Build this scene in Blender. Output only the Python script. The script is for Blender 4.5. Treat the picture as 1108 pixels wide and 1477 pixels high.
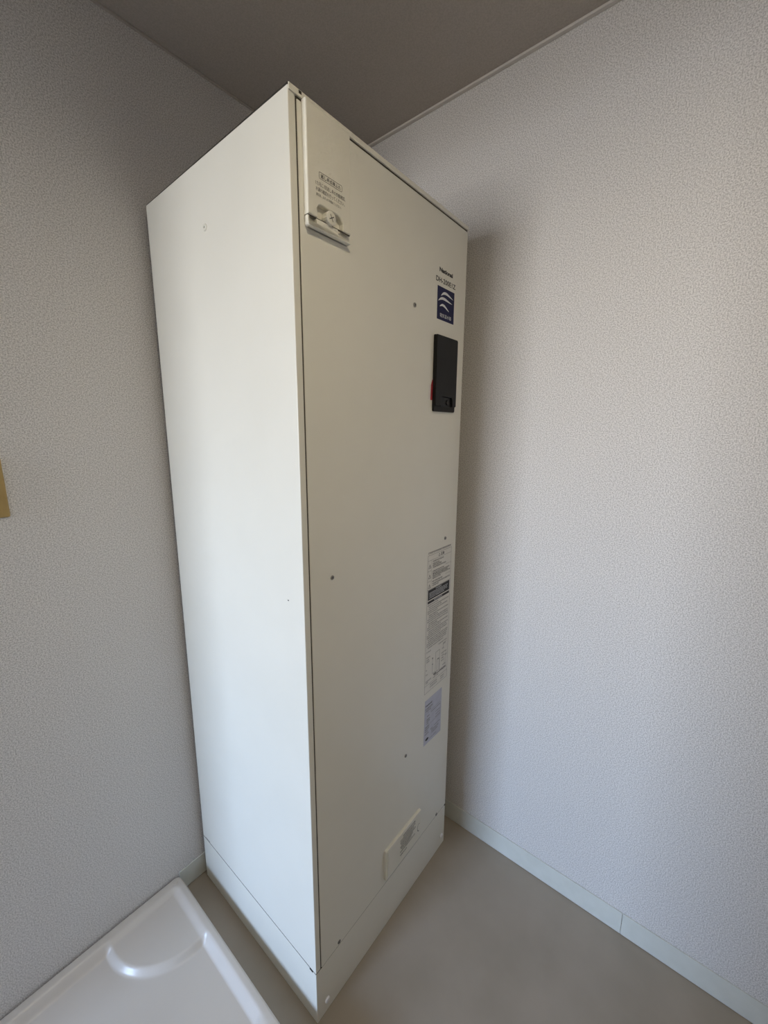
import bpy, bmesh, math, random
from mathutils import Vector, Matrix

for o in list(bpy.data.objects):
    bpy.data.objects.remove(o, do_unlink=True)
scene = bpy.context.scene
COL = scene.collection
random.seed(7)

# ------------------------------------------------------------------ camera
# room corner = origin: back wall y=0, right wall x=0, viewer at negative y
CAM = Vector((-1.07754, -1.08882, 1.33970))
YAW, PITCH, ROLL, FPX = -0.88272, -0.19123, 0.00225, 584.576
def rot3(a, b, c):
    return Matrix.Rotation(a, 3, 'Z') @ Matrix.Rotation(b, 3, 'X') @ Matrix.Rotation(c, 3, 'Y')
R = rot3(YAW, PITCH, ROLL)
cd = bpy.data.cameras.new('camera')
cd.sensor_fit = 'HORIZONTAL'; cd.sensor_width = 36.0
cd.lens = 36.0 * FPX / 1108.0
cd.clip_start = 0.01
cam = bpy.data.objects.new('camera', cd); COL.objects.link(cam)
r0, r1, r2 = R.col[0], R.col[1], R.col[2]
m4 = Matrix(((r0.x, r2.x, -r1.x, CAM.x), (r0.y, r2.y, -r1.y, CAM.y), (r0.z, r2.z, -r1.z, CAM.z), (0, 0, 0, 1)))
cam.matrix_world = m4
scene.camera = cam

# ------------------------------------------------------------------ world: pale daylight sky over dull warm ground
SKY_STRENGTH = 55.5
w = bpy.data.worlds.new('daylight'); scene.world = w; w.use_nodes = True
nt = w.node_tree; nt.nodes.clear()
wo = nt.nodes.new('ShaderNodeOutputWorld'); bg = nt.nodes.new('ShaderNodeBackground')
tc = nt.nodes.new('ShaderNodeTexCoord'); sx = nt.nodes.new('ShaderNodeSeparateXYZ'); rp = nt.nodes.new('ShaderNodeValToRGB')
mr = nt.nodes.new('ShaderNodeMapRange'); mr.inputs['From Min'].default_value = -1; mr.inputs['From Max'].default_value = 1
nt.links.new(tc.outputs['Generated'], sx.inputs[0]); nt.links.new(sx.outputs['Z'], mr.inputs['Value'])
nt.links.new(mr.outputs[0], rp.inputs[0]); nt.links.new(rp.outputs[0], bg.inputs[0]); nt.links.new(bg.outputs[0], wo.inputs[0])
cr = rp.color_ramp
SKY = ((0.30, (0.34, 0.32, 0.29)), (0.45, (0.47, 0.455, 0.435)), (0.515, (0.86, 0.89, 0.95)), (0.58, (0.66, 0.85, 1.14)), (0.75, (0.46, 0.70, 1.16)))
while len(cr.elements) < len(SKY): cr.elements.new(0.5)
for e, (p_, c_) in zip(cr.elements, SKY): e.position = p_; e.color = (*c_, 1)
bg.inputs[1].default_value = SKY_STRENGTH

# the washroom opens through a doorway on its left into a longer room whose window lets the daylight in
ROOM_X0, ROOM_Y0, CEIL = -1.60, -1.75, 2.201
FAR_X, FAR_Y = -4.70, 1.60           # far end and side of the next room
DOORWAY = (-0.82, -0.02, 2.00)       # y0, y1, height, in wall_left
WIN = (-0.45, 0.60, 0.85, 1.95)      # y0, y1, z0, z1 in the far wall
def portal(name, loc, rot, sx_, sy_):
    l = bpy.data.lights.new(name, 'AREA'); l.shape = 'RECTANGLE'; l.size = sx_; l.size_y = sy_
    l.cycles.is_portal = True
    o = bpy.data.objects.new(name, l); COL.objects.link(o); o.location = loc; o.rotation_euler = rot
    return o
portal('window_portal', (FAR_X - 0.02, (WIN[0] + WIN[1]) / 2, (WIN[2] + WIN[3]) / 2), (0, -math.pi / 2, 0), WIN[3] - WIN[2], WIN[1] - WIN[0])

vs = scene.view_settings
vs.view_transform = 'Standard'; vs.look = 'None'; vs.exposure = 0.0; vs.gamma = 1.0; vs.use_curve_mapping = False

# ------------------------------------------------------------------ materials
def principled(name, color, rough=0.5, spec=0.5, metallic=0.0):
    m = bpy.data.materials.new(name); m.use_nodes = True
    b = m.node_tree.nodes['Principled BSDF']
    b.inputs['Base Color'].default_value = (*color, 1); b.inputs['Roughness'].default_value = rough
    b.inputs['Specular IOR Level'].default_value = spec; b.inputs['Metallic'].default_value = metallic
    return m, b
def noise_mat(name, c1, c2, scale, rough=0.5, bump=0.0, bscale=None, bdist=0.001, spec=0.5, detail=3.0, lo=0.35, hi=0.65):
    m, b = principled(name, c1, rough, spec)
    n = m.node_tree.nodes; L = m.node_tree.links
    t = n.new('ShaderNodeTexCoord'); nz = n.new('ShaderNodeTexNoise'); r = n.new('ShaderNodeValToRGB')
    nz.inputs['Scale'].default_value = scale; nz.inputs['Detail'].default_value = detail
    r.color_ramp.elements[0].color = (*c1, 1); r.color_ramp.elements[1].color = (*c2, 1)
    r.color_ramp.elements[0].position = lo; r.color_ramp.elements[1].position = hi
    L.new(t.outputs['Object'], nz.inputs['Vector']); L.new(nz.outputs['Fac'], r.inputs[0]); L.new(r.outputs[0], b.inputs['Base Color'])
    if bump:
        nb = n.new('ShaderNodeTexNoise'); nb.inputs['Scale'].default_value = bscale or scale; nb.inputs['Detail'].default_value = 2.0
        bp = n.new('ShaderNodeBump'); bp.inputs['Strength'].default_value = bump; bp.inputs['Distance'].default_value = bdist
        L.new(t.outputs['Object'], nb.inputs['Vector']); L.new(nb.outputs['Fac'], bp.inputs['Height']); L.new(bp.outputs[0], b.inputs['Normal'])
    return m
M = {}
M['wallpaper'] = noise_mat('woven_wallpaper', (0.47, 0.45, 0.435), (0.77, 0.745, 0.725), 400, 0.85, 0.8, 420, 0.0016, 0.2, 3.0, 0.36, 0.60)
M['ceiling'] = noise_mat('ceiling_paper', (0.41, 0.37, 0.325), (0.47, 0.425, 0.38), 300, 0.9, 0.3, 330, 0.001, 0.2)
M['floor'] = noise_mat('vinyl_floor', (0.335, 0.295, 0.245), (0.375, 0.33, 0.278), 7, 0.55, 0.08, 120, 0.0006, 0.35, 5.0)
M['baseboard'] = noise_mat('vinyl_baseboard', (0.60, 0.61, 0.565), (0.63, 0.64, 0.595), 30, 0.5)
M['trim'] = noise_mat('ceiling_trim', (0.60, 0.56, 0.52), (0.64, 0.60, 0.56), 40, 0.6)
M['paint'] = noise_mat('cream_enamel', (0.78, 0.765, 0.69), (0.80, 0.785, 0.71), 6, 0.38, 0.03, 700, 0.0003, 0.5)
M['plastic'] = noise_mat('cream_plastic', (0.775, 0.755, 0.67), (0.79, 0.77, 0.69), 30, 0.42)
M['dark'] = noise_mat('dark_gap', (0.02, 0.018, 0.014), (0.03, 0.026, 0.02), 60, 0.8)
M['seam'] = noise_mat('panel_seam', (0.060, 0.052, 0.040), (0.075, 0.065, 0.05), 60, 0.8)
M['black'] = noise_mat('black_plastic', (0.006, 0.006, 0.006), (0.009, 0.0085, 0.008), 300, 0.5, 0.1, 900, 0.0002, 0.25)
M['gloss_black'] = noise_mat('gloss_black_plastic', (0.004, 0.004, 0.004), (0.006, 0.006, 0.006), 50, 0.3, spec=0.25)
M['ink'] = noise_mat('black_ink', (0.025, 0.024, 0.024), (0.035, 0.033, 0.033), 200, 0.6)
M['ink_soft'] = noise_mat('fine_print_ink', (0.13, 0.125, 0.12), (0.17, 0.165, 0.155), 200, 0.6)
M['white_ink'] = noise_mat('white_ink', (0.72, 0.73, 0.76), (0.78, 0.79, 0.82), 200, 0.5)
M['blue'] = noise_mat('navy_label', (0.007, 0.008, 0.055), (0.009, 0.010, 0.065), 60, 0.5, spec=0.25)
M['silver'] = noise_mat('lavender_foil', (0.50, 0.51, 0.60), (0.55, 0.56, 0.65), 60, 0.4)
M['label'] = noise_mat('clear_label', (0.74, 0.72, 0.66), (0.77, 0.75, 0.69), 60, 0.35)
M['red'] = noise_mat('red_paper', (0.42, 0.035, 0.045), (0.48, 0.045, 0.055), 100, 0.6)
M['paper'] = noise_mat('white_paper', (0.74, 0.70, 0.66), (0.78, 0.74, 0.70), 100, 0.7)
M['steel'], _b = principled('screw_steel', (0.30, 0.29, 0.27), 0.35, 0.5, 0.9)
M['cap'] = noise_mat('white_cap', (0.82, 0.82, 0.84), (0.86, 0.86, 0.88), 60, 0.3)
M['pan'] = noise_mat('ivory_pan_plastic', (0.61, 0.56, 0.505), (0.64, 0.59, 0.535), 5, 0.30, 0.02, 500, 0.0003, 0.5)
M['ochre'] = noise_mat('ochre_plastic', (0.36, 0.245, 0.085), (0.40, 0.275, 0.10), 40, 0.5)
M['frame'] = noise_mat('window_frame', (0.55, 0.55, 0.53), (0.6, 0.6, 0.58), 60, 0.4)
gm = bpy.data.materials.new('window_glass'); gm.use_nodes = True
gn = gm.node_tree; gn.nodes.clear()
go_ = gn.nodes.new('ShaderNodeOutputMaterial'); gx = gn.nodes.new('ShaderNodeMixShader'); gt = gn.nodes.new('ShaderNodeBsdfTransparent'); gg = gn.nodes.new('ShaderNodeBsdfGlossy')
gg.inputs['Roughness'].default_value = 0.02; gx.inputs[0].default_value = 0.06
gn.links.new(gt.outputs[0], gx.inputs[1]); gn.links.new(gg.outputs[0], gx.inputs[2]); gn.links.new(gx.outputs[0], go_.inputs[0])
M['glass'] = gm

# ------------------------------------------------------------------ helpers
def link(name, me, mat, parent=None, smooth=None):
    o = bpy.data.objects.new(name, me); COL.objects.link(o)
    if mat: me.materials.append(M[mat] if isinstance(mat, str) else mat)
    if parent: o.parent = parent
    if smooth is not None:
        for p in me.polygons: p.use_smooth = True
        try: me.set_sharp_from_angle(angle=math.radians(smooth))
        except Exception: pass
    return o
def box(bm, x0, x1, y0, y1, z0, z1, bevel=0.0, seg=2):
    r = bmesh.ops.create_cube(bm, size=1.0)
    vs_ = r['verts']
    for v in vs_:
        v.co = Vector((x0 + (v.co.x + .5) * (x1 - x0), y0 + (v.co.y + .5) * (y1 - y0), z0 + (v.co.z + .5) * (z1 - z0)))
    if bevel:
        es = list({e for v in vs_ for e in v.link_edges})
        bmesh.ops.bevel(bm, geom=es, offset=bevel, segments=seg, affect='EDGES', profile=0.5)
def mesh_of(bm, name):
    bmesh.ops.recalc_face_normals(bm, faces=bm.faces)
    me = bpy.data.meshes.new(name); bm.to_mesh(me); bm.free(); return me
def struct(name, bm, mat, parent=None, smooth=None):
    o = link(name, mesh_of(bm, name), mat, parent, smooth)
    if not parent: o['kind'] = 'structure'
    return o
def tag(o, label, cat, group=None):
    o['label'] = label; o['category'] = cat
    if group: o['group'] = group

# ------------------------------------------------------------------ room shell
T = 0.1
bm = bmesh.new(); box(bm, FAR_X - T, T, ROOM_Y0 - T, FAR_Y + T, -T, 0); struct('floor', bm, 'floor')['label'] = 'beige grey vinyl floor'
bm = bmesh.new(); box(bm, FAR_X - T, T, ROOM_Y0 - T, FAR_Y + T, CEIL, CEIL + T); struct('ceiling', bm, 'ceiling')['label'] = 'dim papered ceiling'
bm = bmesh.new(); box(bm, ROOM_X0 - T, T, 0, T, 0, CEIL); struct('wall_back', bm, 'wallpaper')['label'] = 'white textured wallpaper wall behind the water heater'
bm = bmesh.new(); box(bm, 0, T, ROOM_Y0, 0, 0, CEIL); struct('wall_right', bm, 'wallpaper')['label'] = 'white textured wallpaper wall on the right'
d0, d1, dh = DOORWAY
bm = bmesh.new()
box(bm, ROOM_X0 - T, ROOM_X0, ROOM_Y0, d0, 0, CEIL); box(bm, ROOM_X0 - T, ROOM_X0, d1, 0, 0, CEIL); box(bm, ROOM_X0 - T, ROOM_X0, d0, d1, dh, CEIL)
struct('wall_left', bm, 'wallpaper')
bm = bmesh.new(); box(bm, FAR_X - T, T, ROOM_Y0 - T, ROOM_Y0, 0, CEIL); struct('wall_front', bm, 'wallpaper')
bm = bmesh.new(); box(bm, ROOM_X0 - T, ROOM_X0, T, FAR_Y, 0, CEIL); struct('wall_next_room_near', bm, 'wallpaper')
bm = bmesh.new(); box(bm, FAR_X - T, ROOM_X0, FAR_Y, FAR_Y + T, 0, CEIL); struct('wall_next_room_side', bm, 'wallpaper')
y0, y1, z0, z1 = WIN
bm = bmesh.new()
box(bm, FAR_X - T, FAR_X, ROOM_Y0, y0, 0, CEIL); box(bm, FAR_X - T, FAR_X, y1, FAR_Y, 0, CEIL)
box(bm, FAR_X - T, FAR_X, y0, y1, 0, z0); box(bm, FAR_X - T, FAR_X, y0, y1, z1, CEIL)
struct('wall_next_room_far', bm, 'wallpaper')
# window: frame of four bars and a pane
wroot = bpy.data.objects.new('window_1', None); COL.objects.link(wroot); wroot.location = (FAR_X - 0.05, (y0 + y1) / 2, z0); wroot['kind'] = 'structure'
hw, hh, fb = (y1 - y0) / 2, z1 - z0, 0.025
bm = bmesh.new()
box(bm, -.02, .02, -hw, -hw + fb, 0, hh); box(bm, -.02, .02, hw - fb, hw, 0, hh)
box(bm, -.02, .02, -hw + fb, hw - fb, 0, fb); box(bm, -.02, .02, -hw + fb, hw - fb, hh - fb, hh)
link('window_frame', mesh_of(bm, 'window_frame'), 'frame', wroot)
bm = bmesh.new(); box(bm, -.002, .002, -hw + fb, hw - fb, fb, hh - fb); link('pane', mesh_of(bm, 'pane'), 'glass', wroot)
# surface-mounted downlight on the ceiling above the viewer
LAMP_STRENGTH = 128.0
lm, lb_ = principled('lamp_diffuser', (0.8, 0.8, 0.75), 0.5)
lb_.inputs['Emission Color'].default_value = (1.0, 0.86, 0.62, 1); lb_.inputs['Emission Strength'].default_value = LAMP_STRENGTH
lroot = bpy.data.objects.new('ceiling_downlight', None); COL.objects.link(lroot); lroot.location = (-0.92, -1.15, CEIL)
tag(lroot, 'small round warm downlight on the ceiling above the viewer', 'lamp')
def ring_solid(bm, prof, n=32):
    rows = [[bm.verts.new((r * math.cos(2 * math.pi * k / n), r * math.sin(2 * math.pi * k / n), z)) for k in range(n)] for r, z in prof]
    for a, b in zip(rows, rows[1:] + rows[:1]):
        for k in range(n): bm.faces.new((a[k], a[(k + 1) % n], b[(k + 1) % n], b[k]))
bm = bmesh.new(); ring_solid(bm, [(.075, 0), (.075, -.05), (.070, -.05), (.070, 0)]); link('lamp_housing', mesh_of(bm, 'lamp_housing'), 'frame', lroot, 40)
bm = bmesh.new(); ring_solid(bm, [(.002, -.018), (.066, -.018), (.066, -.034), (.002, -.034)]); link('diffuser', mesh_of(bm, 'diffuser'), lm, lroot, 40)
# baseboards (the right one has a joint)
BB = 0.0694
JY = -1.034
def board_y(name, ya, yb):
    bm = bmesh.new(); box(bm, -0.0035, 0, ya, yb, 0.0014, BB, 0.0010, 2); o = struct(name, bm, 'baseboard'); o['label'] = 'pale vinyl baseboard along the right wall'
board_y('baseboard_right', JY + 0.0004, -0.004); board_y('baseboard_right.001', ROOM_Y0, JY - 0.0004)
bm = bmesh.new(); box(bm, -0.7115, -0.0, -0.0035, 0, 0.0014, BB, 0.0010, 2); struct('baseboard_back', bm, 'baseboard')['label'] = 'pale vinyl baseboard along the back wall'
# ceiling trim
bm = bmesh.new(); box(bm, -0.0106, 0, ROOM_Y0, 0, 2.1955, CEIL, 0.0008, 1); struct('trim_1', bm, 'trim')['label'] = 'thin ceiling trim along the right wall'
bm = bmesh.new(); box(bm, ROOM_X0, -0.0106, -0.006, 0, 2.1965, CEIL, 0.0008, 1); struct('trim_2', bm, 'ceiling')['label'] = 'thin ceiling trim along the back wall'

# ------------------------------------------------------------------ electric water heater
W, D, H = 0.5565, 0.5106, 1.8473
GAP, BK, LX, LY = 0.0836, 0.0164, 0.00894, -0.00358     # the cabinet leans about half a degree
HX, HY = -GAP - W, -BK - D                               # foot of its near vertical edge
root = bpy.data.objects.new('water_heater', None); COL.objects.link(root)
root.location = (HX + W / 2, HY + D / 2, 0)
tag(root, 'tall cream electric water heater cabinet standing in the room corner', 'water heater')
# cabinet coordinates: u from the near edge to the right, d out of the front, z up
def shear(me):
    for v in me.vertices:
        u, d, z = v.co
        v.co = (u - W / 2 + LX * z, -D / 2 - d + LY * z, z)
    me.flip_normals()
CU, CL, CZ = CAM.x - HX, HY - CAM.y, CAM.z
def part(name, bm, mat, parent=root, smooth=None, label=None):
    me = mesh_of(bm, name); shear(me)
    o = link(name, me, mat, parent, smooth)
    if label: o['label'] = label
    return o
def at_depth(u, z, d):
    """front-plane position (u,z) -> where the same sight line meets a surface standing d proud"""
    k = CL / (CL - d)
    return CU + (u - CU) / k, CZ + (z - CZ) / k

BZ = 0.1456
bm = bmesh.new(); box(bm, .008, W - .008, -D + .004, -.008, .01, 1.838); part('inner_body', bm, 'dark')
bm = bmesh.new(); box(bm, 0, W, -D, 0, 0, BZ - .0006, .0014, 2); part('base_skirt', bm, 'paint')
bm = bmesh.new(); box(bm, 0, .0138, -D, 0, BZ + .0018, 1.8446, .0012, 2); part('side_panel', bm, 'paint')
bm = bmesh.new(); box(bm, W - .0138, W, -D, -.0085, BZ + .0012, 1.8380, .0016, 3); part('side_panel', bm, 'paint')
bm = bmesh.new(); box(bm, .0168, W, -.0075, .0004, BZ + .0002, 1.8352, .0018, 3); part('front_panel', bm, 'paint')
bm = bmesh.new()
box(bm, .0004, .0140, -D + .002, -.0006, BZ - .0006, BZ + .0022)
box(bm, .0138, W - .001, -.0078, -.0002, BZ - .0006, BZ + .0006)
box(bm, .0138, .0170, -.0078, -.0012, BZ + .002, 1.8372)
box(bm, .0170, W - .002, -.0078, -.0012, 1.8350, 1.8384)
part('seam_strip', bm, 'seam', label='dark gap lines between the panels')
# lid: flat plate with a front lip
bm = bmesh.new(); box(bm, .0145, W - .0004, -D + .001, -.0002, 1.8386, H, .0008, 2); box(bm, .0008, W - .0004, .0002, .0020, 1.8382, H, .0007, 2)
part('top_cover', bm, 'paint')
bm = bmesh.new(); box(bm, .0003, .0140, -D + .003, -.0003, 1.8440, H - .0002)
for v in bm.verts:
    if v.co.y < -.1 and v.co.z > 1.845: v.co.z = 1.8456
bm.normal_update(); part('edge_gasket', bm, 'dark', label='black gasket under the top cover')
bm = bmesh.new(); box(bm, .0195, .0248, -.0003, .0023, 1.8420, 1.8462); part('lid_slot', bm, 'dark')
bm = bmesh.new(); box(bm, -.0003, .002, -.0215, -.0105, BZ - .0035, BZ + .0022); part('seam_slot', bm, 'dark')
bm = bmesh.new(); box(bm, -.0002, .002, -.495, -.470, BZ + .0048, BZ + .0060); part('seam_slot', bm, 'dark')
bm = bmesh.new(); box(bm, W - .006, W + .0002, -.002, .0007, BZ - .004, BZ + .0005); part('seam_slot', bm, 'dark')

# extruded outline in the (u,z) plane between d0 and d1, front edge chamfered
def prism(bm, pts, d0, d1, ch=0.0):
    n = len(pts)
    cx_ = sum(p[0] for p in pts) / n; cz_ = sum(p[1] for p in pts) / n
    def inset(pts, c):
        out = []
        for i in range(n):
            p0, p1, p2 = Vector(pts[i - 1]), Vector(pts[i]), Vector(pts[(i + 1) % n])
            e1 = (p1 - p0).normalized(); e2 = (p2 - p1).normalized()
            n1 = Vector((-e1.y, e1.x)); n2 = Vector((-e2.y, e2.x))
            b = n1 + n2
            if b.length < 1e-6: b = n1
            b = b.normalized(); k = max(.35, b.dot(n1))
            out.append(p1 + b * (c / k))
        return out
    rings = [(pts, d0)]
    if ch:
        for a in (0, .3, .7, 1.0):
            rings.append((inset(pts, ch * (1 - math.cos(a * math.pi / 2))), d1 - ch + ch * math.sin(a * math.pi / 2)))
    else:
        rings.append((pts, d1))
    vr = [[bm.verts.new((p[0], d, p[1])) for p in ps] for ps, d in rings]
    for a, b in zip(vr, vr[1:]):
        for i in range(n):
            bm.faces.new((a[i], a[(i + 1) % n], b[(i + 1) % n], b[i]))
    bm.faces.new(vr[-1]); bm.faces.new(list(reversed(vr[0])))
def rrect(u0, u1, z0, z1, r, seg=5):
    rr = r if isinstance(r, (list, tuple)) else (r,) * 4      # bl, br, tr, tl ; counter-clockwise
    pts = []
    for (cu, cz, a0, q) in ((u0, z0, math.pi, 0), (u1, z0, 1.5 * math.pi, 1), (u1, z1, 0, 2), (u0, z1, .5 * math.pi, 3)):
        q = rr[q]
        if q <= 0: pts.append((cu, cz)); continue
        ccu = cu + (q if cu == u0 else -q); ccz = cz + (q if cz == z0 else -q)
        for k in range(seg + 1):
            a = a0 + k * math.pi / 2 / seg; pts.append((ccu + q * math.cos(a), ccz + q * math.sin(a)))
    return pts

# --- lettering
def text_mesh(body, size_h, width, u, z, d, mat, name, parent, bold=0.0, align='LEFT'):
    cu = bpy.data.curves.new(name, 'FONT'); cu.body = body; cu.size = 1.0; cu.resolution_u = 3; cu.offset = bold
    o = bpy.data.objects.new(name, cu); COL.objects.link(o)
    bpy.context.view_layer.update()
    dg = bpy.context.evaluated_depsgraph_get()
    me = bpy.data.meshes.new_from_object(o.evaluated_get(dg))
    bpy.data.objects.remove(o, do_unlink=True)
    xs = [v.co.x for v in me.vertices]; ys = [v.co.y for v in me.vertices]
    if not xs: return None
    ax, bx_, ay, by = min(xs), max(xs), min(ys), max(ys)
    for v in me.vertices:
        v.co = (u + (v.co.x - ax) / (bx_ - ax) * width, d, z + (v.co.y - ay) / (by - ay) * size_h)
    for p in me.polygons: pass
    shear(me); me.name = name; me.materials.clear()
    return link(name, me, mat, parent)
def quad(bm, u0, u1, z0, z1, d):
    bm.faces.new([bm.verts.new((a, d, b)) for a, b in ((u0, z0), (u1, z0), (u1, z1), (u0, z1))])
def frame_lines(bm, u0, u1, z0, z1, t, d):
    quad(bm, u0, u1, z0, z0 + t, d); quad(bm, u0, u1, z1 - t, z1, d); quad(bm, u0, u0 + t, z0 + t, z1 - t, d); quad(bm, u1 - t, u1, z0 + t, z1 - t, d)
def fine_line(bm, u0, u1, z, h, d, step=0.0026, gap=0.0007):
    """an unreadable row of print: short marks with strokes at two heights"""
    u = u0
    while u < u1 - step * .4:
        wd = step * random.uniform(.7, 1.15)
        a, b = u, min(u + wd - gap, u1)
        if b > a:
            quad(bm, a, b, z + h * .62, z + h, d); quad(bm, a + (b - a) * random.uniform(0, .5), b, z, z + h * random.uniform(.25, .5), d)
        u += wd

# --- relief valve cover, upper left of the front
VD = 0.0105
u0, _ = .0250, 0
ur, zl = at_depth(.1321, 1.6875, VD)
_, zt = at_depth(.1, 1.8440, VD)
hu0, hz1 = at_depth(.0540, 1.7085, VD); hu1, _ = at_depth(.1130, 1.70, VD)
cover = [(u0, zl), (hu0 + .000, zl), (hu0, hz1 - .006), (hu0 + .002, hz1 - .002), (hu0 + .006, hz1), (hu1 - .014, hz1), (hu1 - .006, hz1 - .003), (hu1 - .001, hz1 - .010), (hu1, zl), (ur, zl), (ur, 1.8372), (u0, 1.8372)]
bm = bmesh.new(); prism(bm, cover, .0004, VD, .0022); vc = part('valve_cover', bm, 'plastic')
_, zb = at_depth(.03, 1.6715, VD)
tu0, tu1 = hu0 - .002, hu1 - .012
bm = bmesh.new()
prism(bm, rrect(u0, ur, zb, zl - .0016, (.006, .004, 0, 0), 4), .0004, .0030)                        # back of the tray
prism(bm, rrect(tu0, tu1, zb + .003, zl - .0016, 0), .0004, VD - .0006, .0008)                      # raised middle
prism(bm, rrect(u0, ur, zb, zb + .0042, (.0036, .002, .001, .001), 4), .0006, VD + .0006, .0012)    # bottom lip
prism(bm, rrect(u0, u0 + .0030, zb + .003, zl - .0016, 0), .0006, VD - .001, .0008)
part('cover_tray', bm, 'plastic')
bm = bmesh.new(); box(bm, u0 + .001, ur - .001, VD - .0040, VD - .0022, zl - .0014, zl + .0002); part('cover_gap', bm, 'seam')
bm = bmesh.new()
prism(bm, [(hu0 - .001, zl - .002), (hu1 + .001, zl - .002), (hu1 + .001, hz1 + .001), (hu0 - .001, hz1 + .001)], .0004, .0012)
part('finger_recess', bm, 'plastic')
ku, kz = at_depth(.0805, 1.6950, .010)
kz += .0
def disc(bm, u, z, r, d0, d1, n=20, ch=.0006):
    prism(bm, [(u + r * math.cos(2 * math.pi * k / n), z + r * math.sin(2 * math.pi * k / n)) for k in range(n)], d0, d1, ch)
bm = bmesh.new()
n = 40
prism(bm, [(ku + (.0106 if k % 2 else .0099) * math.cos(2 * math.pi * k / n), kz + (.0106 if k % 2 else .0099) * math.sin(2 * math.pi * k / n)) for k in range(n)], .002, .0150, .0014)
knob = part('thumb_screw', bm, 'plastic', smooth=40)
bm = bmesh.new()
for ang in (.5, .5 + math.pi / 2):
    c_, s_ = math.cos(ang), math.sin(ang); L_, t_ = .0058, .0006
    bm.faces.new([bm.verts.new((ku + a * c_ - b * s_, .0152, kz + a * s_ + b * c_)) for a, b in ((-L_, -t_), (L_, -t_), (L_, t_), (-L_, t_))])
part('cross_slot', bm, 'ink', knob)
# cover text
PD = VD + .0002
def vtext(body, ua, ub, z0, z1, name='cover_lettering', bold=0.0, m='ink'):
    a, za = at_depth(ua, z0, PD); b, zb_ = at_depth(ub, z1, PD)
    text_mesh(body, zb_ - za, b - a, a, za, PD, m, name, vc, bold)
ba, bz0 = at_depth(.0587, 1.7468, PD); bb_, bz1 = at_depth(.1105, 1.7562, PD)
def line_loop(bm, pts, t, d):
    n = len(pts)
    for i in range(n):
        p, q = Vector(pts[i]), Vector(pts[(i + 1) % n]); e = (q - p).normalized(); nn = Vector((-e.y, e.x)) * t / 2
        bm.faces.new([bm.verts.new((v.x, d, v.y)) for v in (p - nn, q - nn, q + nn, p + nn)])
bm = bmesh.new(); line_loop(bm, rrect(ba, bb_, bz0, bz1, .0018, 3), .0006, PD); part('lettering_frame', bm, 'ink', vc)
vtext('逃し弁点検ふた', .0622, .1075, 1.7482, 1.7546, bold=.012)
vtext('1カ月に1回逃し弁の作動確認、', .0508, .1186, 1.7352, 1.7415)
vtext('水漏れ確認を行ってください。', .0508, .1165, 1.7268, 1.7330)
vtext('確認後、必ずふたを閉めてください。', .0517, .1082, 1.7199, 1.7240)

# --- screws
def screw(u, z, r=.0036, d=.0004, ang=.3, mat='steel'):
    bm = bmesh.new(); disc(bm, u, z, r, d - .001, d + .0018, 16, .001)
    s = part('screw', bm, mat, smooth=40)
    bm = bmesh.new()
    for a_ in (ang, ang + math.pi / 2):
        c_, s_ = math.cos(a_), math.sin(a_); L_, t_ = r * .62, r * .14
        bm.faces.new([bm.verts.new((u + a * c_ - b * s_, d + .0019, z + a * s_ + b * c_)) for a, b in ((-L_, -t_), (L_, -t_), (L_, t_), (-L_, t_))])
    part('cross_slot', bm, 'ink', s)
for (u, z, r) in ((.3314, 1.616, .0050), (.4965, 1.0566, .0048), (.0712, 1.0632, .0044), (.3288, .4842, .0046), (.5013, .1512, .0046), (.0719, .1560, .0046)):
    screw(u, z, r, ang=random.uniform(0, 1.5))
for (u, z) in ((.0308, .0334), (.537, .0378)):
    bm = bmesh.new(); disc(bm, u, z, .0068, -.001, .0042, 20, .0024); part('screw_cap', bm, 'cap', smooth=60, label='white plastic screw cap')
# screw on the left side (built with its axis along -x)
bm = bmesh.new()
n = 18; sd, sz, sr = -.2593, 1.7287, .0066
def ring(r, off): return [bm.verts.new((off, sd + r * math.cos(2 * math.pi * k / n), sz + r * math.sin(2 * math.pi * k / n))) for k in range(n)]
rings = [ring(sr, .001), ring(sr, -.0006), ring(sr * .85, -.0022), ring(sr * .45, -.0026), ring(sr * .3, -.0012)]
for a, b in zip(rings, rings[1:]):
    for i in range(n): bm.faces.new((a[i], a[(i + 1) % n], b[(i + 1) % n], b[i]))
bm.faces.new(rings[-1])
ss = part('screw', bm, 'paint', smooth=50, label='painted screw on the side panel')
bm = bmesh.new(); disc(bm, 0, 0, .0016, 0, .0003, 10, 0)
for v in bm.verts: v.co = (-.0014 - v.co.y, sd + v.co.x, sz + v.co.z)
part('screw_recess', bm, 'ink', ss)
bm = bmesh.new(); disc(bm, 0, 0, .002, 0, .0004, 8, 0)
for v in bm.verts: v.co = (-v.co.y, -.0463 + v.co.x, 1.0269 + v.co.z * .7)
part('paint_chip', bm, 'ink_soft')

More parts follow.
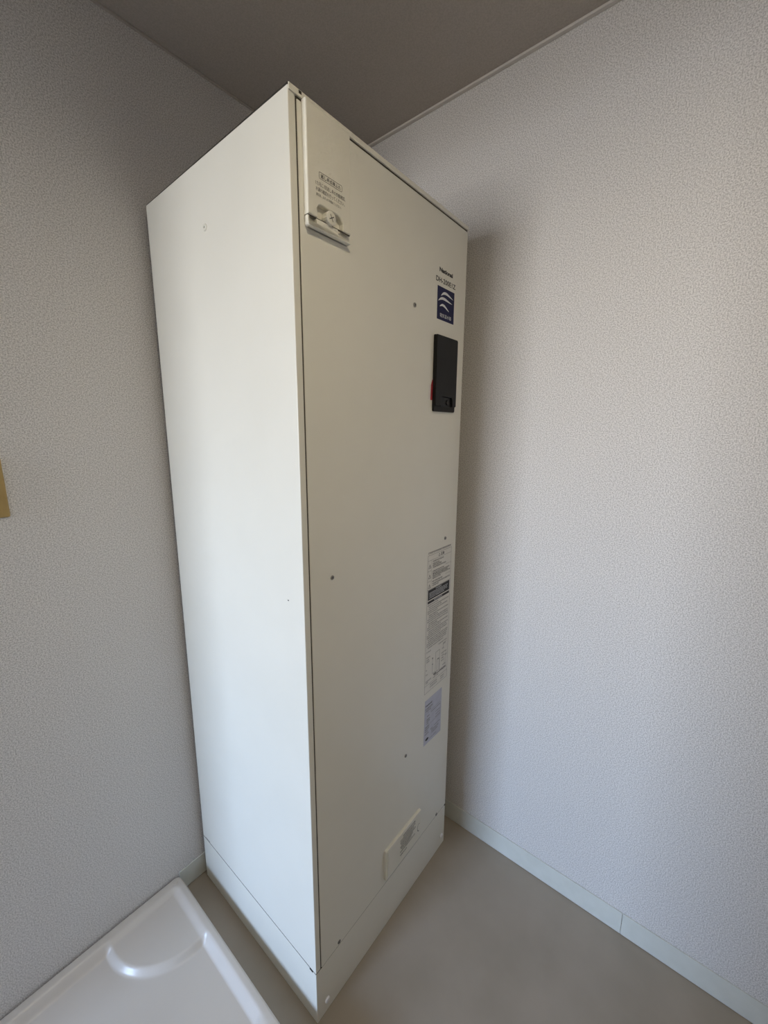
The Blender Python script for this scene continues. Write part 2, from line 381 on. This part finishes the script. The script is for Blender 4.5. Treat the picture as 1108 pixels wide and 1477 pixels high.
# --- maker's lettering and blue badge
FD = .0006
text_mesh('National', .0098, .0605, .4284, 1.7108, FD, 'ink', 'lettering', root, .05)
text_mesh('DH-200E1Z', .0112, .0890, .4146, 1.6880, FD, 'ink', 'lettering', root, .022)
bm = bmesh.new(); prism(bm, [(.4222, 1.6070), (.4998, 1.6070), (.4998, 1.6798), (.4222, 1.6798)], .0003, FD); badge = part('badge', bm, 'blue', label='navy blue badge with white waves')
def swoosh(pts, th):
    """tapered ribbon through normalised badge points (s right, t down)"""
    P = []
    N = 24
    def bez(t):
        a, b, c, d_ = [Vector(p) for p in pts]
        return a * (1 - t) ** 3 + 3 * b * t * (1 - t) ** 2 + 3 * c * t * t * (1 - t) + d_ * t ** 3
    bm = bmesh.new(); prev = None
    for i in range(N + 1):
        t = i / N; p = bez(t); q = (bez(min(1, t + .01)) - bez(max(0, t - .01))).normalized(); nn = Vector((-q.y, q.x))
        h = th * (math.sin(math.pi * min(1, t * 1.0)) ** .7) * (1.0 - .45 * t) + .004
        pr = []
        for s_ in (-1, 1):
            a = p + nn * h * s_ * .5
            pr.append(bm.verts.new((.4222 + a.x * .0776, FD + .0002, 1.6798 - a.y * .0728)))
        if prev: bm.faces.new((prev[0], pr[0], pr[1], prev[1]))
        prev = pr
    part('wave_mark', bm, 'white_ink', badge)
swoosh([(.20, .27), (.42, .06), (.58, .17), (.93, .235)], .10)
swoosh([(.05, .45), (.30, .24), (.48, .36), (.88, .385)], .10)
swoosh([(.14, .60), (.36, .45), (.46, .58), (.70, .66)], .09)
text_mesh('電気温水器', .0088, .0520, .4352, 1.6135, FD + .0002, 'white_ink', 'lettering', badge, 0.0)

# --- black control box
bm = bmesh.new(); prism(bm, rrect(.4122, .5135, 1.3930, 1.5705, .004, 4), .0003, .0050, .0012); cb = part('control_box', bm, 'black', label='black plastic control panel housing')
l0, l1, lb, lt = .4127, .5112, 1.4062, 1.5700
na, nb_, nh = .438, .494, .0225
lid = [(l0, lb + .002), (l0 + .002, lb), (na - .006, lb), (na, lb + .004), (na + .002, lb + nh - .005), (na + .007, lb + nh), (nb_ - .007, lb + nh), (nb_ - .002, lb + nh - .005), (nb_, lb), (l1 - .002, lb), (l1, lb + .002), (l1, lt - .003), (l1 - .003, lt), (l0 + .003, lt), (l0, lt - .003)]
bm = bmesh.new(); prism(bm, lid, .0050, .0100, .0016); cl = part('panel_lid', bm, 'black', cb)
bm = bmesh.new(); prism(bm, rrect(na + .003, nb_ - .003, lb - .001, lb + nh - .001, .003, 3), .0050, .0058, .0003)
disc(bm, (na + nb_) / 2 + .008, lb + .0095, .0065, .0056, .0080, 18, .0008)
part('latch_recess', bm, 'gloss_black', cb, smooth=40)
bm = bmesh.new()
bm.faces.new([bm.verts.new((a, .0007, b)) for a, b in ((.4030, 1.4190), (.4124, 1.4195), (.4124, 1.4690), (.4085, 1.4640), (.4045, 1.4540))]); part('red_tag', bm, 'red', label='red paper tag tucked behind the control box')
bm = bmesh.new()
bm.faces.new([bm.verts.new((a, .0006, b)) for a, b in ((.3925, 1.4205), (.4030, 1.4200), (.4045, 1.4540), (.4020, 1.4560), (.3955, 1.4500))]); part('paper_edge', bm, 'paper')

# --- warning label: frame, rows, black blocks, text rows, diagram
U0, U1, Z0, Z1 = .4125, .5330, .6205, 1.0245
LD = .0008
bm = bmesh.new(); quad(bm, U0 - .001, U1 + .001, Z0 - .001, 1.0345, .0006); wl = part('warning_label', bm, 'label')
bm = bmesh.new()
frame_lines(bm, U0, U1, Z0, Z1, .0006, LD)
for z in (1.0095, .9805, .9520): quad(bm, U0, U1 if z > 1 else U0 + .018, z, z + .0005, LD)
quad(bm, U0 + .0185, U0 + .019, .9300, 1.0095, LD)
for z in (.9805, .9520): quad(bm, U0 + .09, U1, z, z + .0005, LD)
quad(bm, U0, U1, .9290, .9296, LD); quad(bm, U0, U1, .6440, .6446, LD)
for zc in (.9940, .9655, .9385):     # warning triangles
    c = U0 + .0105; h = .0100
    line_loop(bm, [(c - .0055, zc - h * .5), (c + .0055, zc - h * .5), (c, zc + h * .5)], .0011, LD)
    quad(bm, c - .0005, c + .0005, zc - .0028, zc + .0022, LD)
line_loop(bm, [(.4655, 1.0130), (.4735, 1.0130), (.4695, 1.0205)], .0010, LD)
part('label_frame', bm, 'ink', wl)
text_mesh('警告', .0085, .0180, .4765, 1.0125, LD, 'ink', 'lettering', wl, .03)
bm = bmesh.new()
quad(bm, U0 + .0045, U1 - .005, .8985, .9275, LD); quad(bm, U0 + .0045, U1 - .005, .8885, .8955, LD)
part('label_block', bm, 'ink', wl)
bm = bmesh.new()
fine_line(bm, .455, .485, .9215, .0036, LD + .0002)
for z, a, b in ((.9165, .424, .520), (.9120, .424, .515), (.9075, .424, .518), (.9028, .424, .500)): fine_line(bm, a, b, z, .0026, LD + .0002)
fine_line(bm, .448, .492, .8900, .0040, LD + .0002)
part('block_lettering', bm, 'white_ink', wl)['kind'] = 'stuff'
bm = bmesh.new()
fine_line(bm, U0 + .002, U1 - .004, 1.0285, .0042, LD, .0034)
for z, a, b in ((1.0020, .437, .492), (.9955, .437, .470), (.9905, .437, .482), (.9850, .437, .505), (.9740, .437, .495), (.9685, .437, .525), (.9640, .437, .515), (.9595, .437, .528), (.9545, .437, .478), (.9455, .437, .488), (.9390, .437, .528), (.9335, .437, .470)):
    fine_line(bm, a, b, z, .0038, LD, .0034)
part('label_lettering', bm, 'ink', wl)['kind'] = 'stuff'
bm = bmesh.new()
z = .8820; k = 0
while z > .752:
    a = .4175 + (.006 if k % 4 in (1, 2) else 0); b = random.choice((.525, .527, .522, .505, .490, .470))
    fine_line(bm, a, b, z, .0032, LD, .0036); z -= .0058 if k % 4 else .0066; k += 1
fine_line(bm, .4175, .440, .7440, .0032, LD); fine_line(bm, .48, .526, .7450, .0032, LD)
for (a, b, z) in ((.418, .437, .727), (.418, .432, .720), (.418, .434, .714), (.505, .520, .735), (.500, .512, .722), (.498, .527, .708), (.498, .512, .700), (.498, .512, .692), (.498, .512, .684), (.514, .528, .696), (.418, .424, .690), (.418, .426, .676), (.505, .522, .668), (.418, .446, .655), (.418, .430, .650), (.455, .485, .6505), (.50, .527, .655), (.440, .478, .636), (.440, .478, .629), (.497, .515, .634), (.497, .515, .627)):
    fine_line(bm, a, b, z, .0036, LD)
part('fine_print', bm, 'ink_soft', wl)['kind'] = 'stuff'
bm = bmesh.new()   # tank and pipe diagram
frame_lines(bm, .4660, .4880, .6640, .7280, .0009, LD); frame_lines(bm, .4740, .4870, .6640, .7020, .0011, LD)
quad(bm, .4500, .4509, .6680, .7180, LD); quad(bm, .4500, .4660, .6680, .6689, LD); quad(bm, .4480, .4530, .7140, .7180, LD)
quad(bm, .4480, .4530, .6960, .6990, LD); quad(bm, .4880, .5230, .6610, .6622, LD); quad(bm, .4600, .5230, .6570, .6600, LD)
quad(bm, .5225, .5233, .6570, .7100, LD); quad(bm, .5150, .5158, .6700, .6920, LD); quad(bm, .4560, .4720, .6610, .6650, LD)
quad(bm, .4770, .4830, .7000, .7035, LD); quad(bm, .5060, .5068, .7240, .7400, LD); quad(bm, .5060, .5240, .7396, .7404, LD)
part('pipe_diagram', bm, 'ink_soft', wl)

# --- rating label
bm = bmesh.new(); bm.faces.new([bm.verts.new((a, .0007, b)) for a, b in ((.4148, .4535), (.5078, .4490), (.5072, .5965), (.4172, .5970))]); rl = part('rating_label', bm, 'silver', label='lavender foil rating label')
text_mesh('National', .0052, .0330, .4215, .5760, LD + .0001, 'ink', 'lettering', rl, .03)
bm = bmesh.new()
for (a, b, z, h) in ((.4215, .458, .5650, .0048), (.4215, .449, .5580, .0044), (.430, .442, .5400, .0040), (.428, .446, .5290, .0044), (.428, .446, .5225, .0044), (.428, .440, .5160, .0040), (.421, .443, .5060, .0044), (.421, .443, .4995, .0044), (.421, .437, .4930, .0040), (.421, .440, .4850, .0040), (.455, .495, .4800, .0040), (.450, .462, .4870, .0040), (.470, .502, .4895, .0030), (.455, .490, .4730, .0040), (.45, .500, .5450, .0030), (.475, .500, .5310, .0030), (.475, .500, .5220, .0030), (.475, .500, .5140, .0030), (.445, .482, .4600, .0026)):
    fine_line(bm, a, b, z, h, LD + .0001, .003)
for z in (.5530, .5110): quad(bm, .4215, .5020, z, z + .0006, LD + .0001)
quad(bm, .5014, .5020, .511, .553, LD + .0001)
part('fine_print', bm, 'ink_soft', rl)['kind'] = 'stuff'
bm = bmesh.new(); bm.faces.new([bm.verts.new((.4325 + .0085 * math.cos(t * math.pi / 10), LD + .0001, .4680 + .0042 * math.sin(t * math.pi / 10))) for t in range(20)]); part('oval_mark', bm, 'ink', rl)

# --- drain cover near the foot
QD = .0080
pu1, pz0 = at_depth(.4152, .1475, QD); pu0 = .2395; pz1 = .2570
bm = bmesh.new(); prism(bm, rrect(pu0, pu1, pz0, pz1, .003, 3), .0003, QD, .0022); dc = part('drain_cover', bm, 'plastic')
bm = bmesh.new(); prism(bm, rrect(pu0 + .0050, pu0 + .0075, pz0 + .004, pz1 - .004, .001, 2), QD - .001, QD + .0026, .0009); part('grip_ridge', bm, 'plastic', dc)
bm = bmesh.new()
def pd(u, z): return at_depth(u, z, QD + .0003)
for (ua, ub, z) in ((.325, .385, .2245), (.312, .386, .2165), (.312, .380, .2090), (.318, .386, .2020), (.312, .372, .1950), (.318, .366, .1880), (.312, .384, .1800), (.312, .344, .1690)):
    a, zz = pd(ua, z); b, _z = pd(ub, z); fine_line(bm, a, b, zz, .0046, QD + .0003, .0048, .0012)
part('fine_print', bm, 'ink', dc)['kind'] = 'stuff'
bm = bmesh.new()    # curved turn arrow
cu_, cz_ = pd(.4035, .1880); prev = None
for k in range(15):
    a = math.radians(60 + k * 15); rr_ = .0120; t_ = .0012 + .0022 * (k / 14)
    pr = [bm.verts.new((cu_ + (rr_ + s_ * t_) * math.cos(a) * .62, QD + .0003, cz_ + (rr_ + s_ * t_) * math.sin(a))) for s_ in (-.5, .5)]
    if prev: bm.faces.new((prev[0], pr[0], pr[1], prev[1]))
    prev = pr
part('arrow_mark', bm, 'ink_soft', dc)

# ------------------------------------------------------------------ washing machine pan (height field with rounded corners)
PX1, PX0, PY1, PY0 = -0.7125, -1.4525, -0.0040, -0.6440
PH, PF, PP = 0.0660, 0.043, 0.0575     # rim, floor, corner platform heights
def sstep(a, b, x):
    t = min(1, max(0, (x - a) / (b - a))); return t * t * (3 - 2 * t)
def sd_rrect(x, y, x0, x1, y0, y1, r):
    cx_, cy_ = (x0 + x1) / 2, (y0 + y1) / 2
    qx, qy = abs(x - cx_) - (x1 - x0) / 2 + r, abs(y - cy_) - (y1 - y0) / 2 + r
    return math.hypot(max(qx, 0), max(qy, 0)) + min(max(qx, qy), 0) - r
def ramp(t):
    """rim-to-floor wall: straight slope with rounded shoulders"""
    t = min(1, max(0, t)); return t * t * (3 - 2 * t) * .5 + t * .5
def pan_z(x, y):
    e = -sd_rrect(x, y, PX0, PX1, PY0, PY1, .016)             # distance in from the outer edge
    i = -sd_rrect(x, y, PX0 + .0165, PX1 - .0155, PY0 + .0165, PY1 - .0210, .020)
    rim = PH - .004 * (1 - math.sqrt(max(0, 1 - (1 - min(1, max(0, e) / .004)) ** 2)))
    base = PF
    for (cx_, sx_) in ((PX1, 1), (PX0, -1)):
        for (cy_, sy_) in ((PY1, 1), (PY0, -1)):
            # platform in each corner: quarter round block
            xa = cx_ - sx_ * .188; ya = cy_ - sy_ * .193
            x0_, x1_ = sorted((xa, cx_ + sx_ * .3)); y0_, y1_ = sorted((ya, cy_ + sy_ * .3))
            s = sd_rrect(x, y, x0_, x1_, y0_, y1_, .145)
            base = max(base, PF + (PP - PF) * ramp((.013 - s) / .015))
    t = ramp(i / .0185)
    if i <= 0: return rim
    return rim + (base - rim) * t
bm = bmesh.new()
def axis(a0, a1, fine_lo, fine_hi):
    """grid lines, dense near both borders and the corner blocks"""
    n = int(round((a1 - a0) / .0028)); return [a0 + (a1 - a0) * k / n for k in range(n + 1)]
X = axis(PX0, PX1, 0, 0); Y = axis(PY0, PY1, 0, 0)
RC = .016
def remap(x, y):
    for (cx_, sx_) in ((PX1, 1), (PX0, -1)):
        for (cy_, sy_) in ((PY1, 1), (PY0, -1)):
            a = (sx_ * (x - (cx_ - sx_ * RC))) / RC; b = (sy_ * (y - (cy_ - sy_ * RC))) / RC
            if a > 0 and b > 0:
                a, b = min(a, 1), min(b, 1)
                return cx_ - sx_ * RC + sx_ * RC * a * math.sqrt(1 - b * b / 2), cy_ - sy_ * RC + sy_ * RC * b * math.sqrt(1 - a * a / 2)
    return x, y
PXC, PYC = (PX0 + PX1) / 2, (PY0 + PY1) / 2
V = []; Fc = []
nx, ny = len(X), len(Y)
for y in Y:
    for x in X:
        a, b = remap(x, y); V.append((a - PXC, b - PYC, pan_z(a, b)))
for j in range(ny - 1):
    for i in range(nx - 1):
        k = j * nx + i; Fc.append((k, k + 1, k + nx + 1, k + nx))
border = [i for i in range(nx)] + [j * nx + nx - 1 for j in range(1, ny)] + [(ny - 1) * nx + i for i in range(nx - 2, -1, -1)] + [j * nx for j in range(ny - 2, 0, -1)]
b0 = len(V)
for k in border: V.append((V[k][0], V[k][1], 0.0))
nb2 = len(border)
for q in range(nb2):
    Fc.append((border[q], b0 + q, b0 + (q + 1) % nb2, border[(q + 1) % nb2]))
me = bpy.data.meshes.new('pan_tray'); me.from_pydata(V, [], Fc); me.update()
pan = bpy.data.objects.new('washing_machine_pan', None); COL.objects.link(pan); pan.location = (PXC, PYC, 0)
tag(pan, 'ivory plastic washing machine drain pan on the floor left of the heater', 'drain pan')
link('pan_tray', me, 'pan', pan, 60)
# plug in the rim corner
bm = bmesh.new()
r_ = bmesh.ops.create_cone(bm, cap_ends=True, segments=20, radius1=.0066, radius2=.0060, depth=.0014)
for v in bm.verts: v.co += Vector((PX1 - PXC - .0190, PY1 - PYC - .0150, PH + .0003))
link('corner_plug', mesh_of(bm, 'corner_plug'), 'pan', pan, 40)

# ------------------------------------------------------------------ wall plate at the left edge of the picture
pr_ = bpy.data.objects.new('wall_plate', None); COL.objects.link(pr_); pr_.location = (-.9725, 0, 1.1772)
tag(pr_, 'ochre plastic wall plate on the back wall at the left picture edge', 'wall plate')
bm = bmesh.new(); prism(bm, rrect(-.035, .035, 0, .118, .004, 4), 0, .0065, .003)
for v in bm.verts: v.co.y = -v.co.y
link('plate', mesh_of(bm, 'plate'), 'ochre', pr_, 50)
bm = bmesh.new(); prism(bm, rrect(-.013, .013, .026, .092, .002, 3), .006, .0085, .001)
for v in bm.verts: v.co.y = -v.co.y
link('socket_insert', mesh_of(bm, 'socket_insert'), 'plastic', pr_, 50)
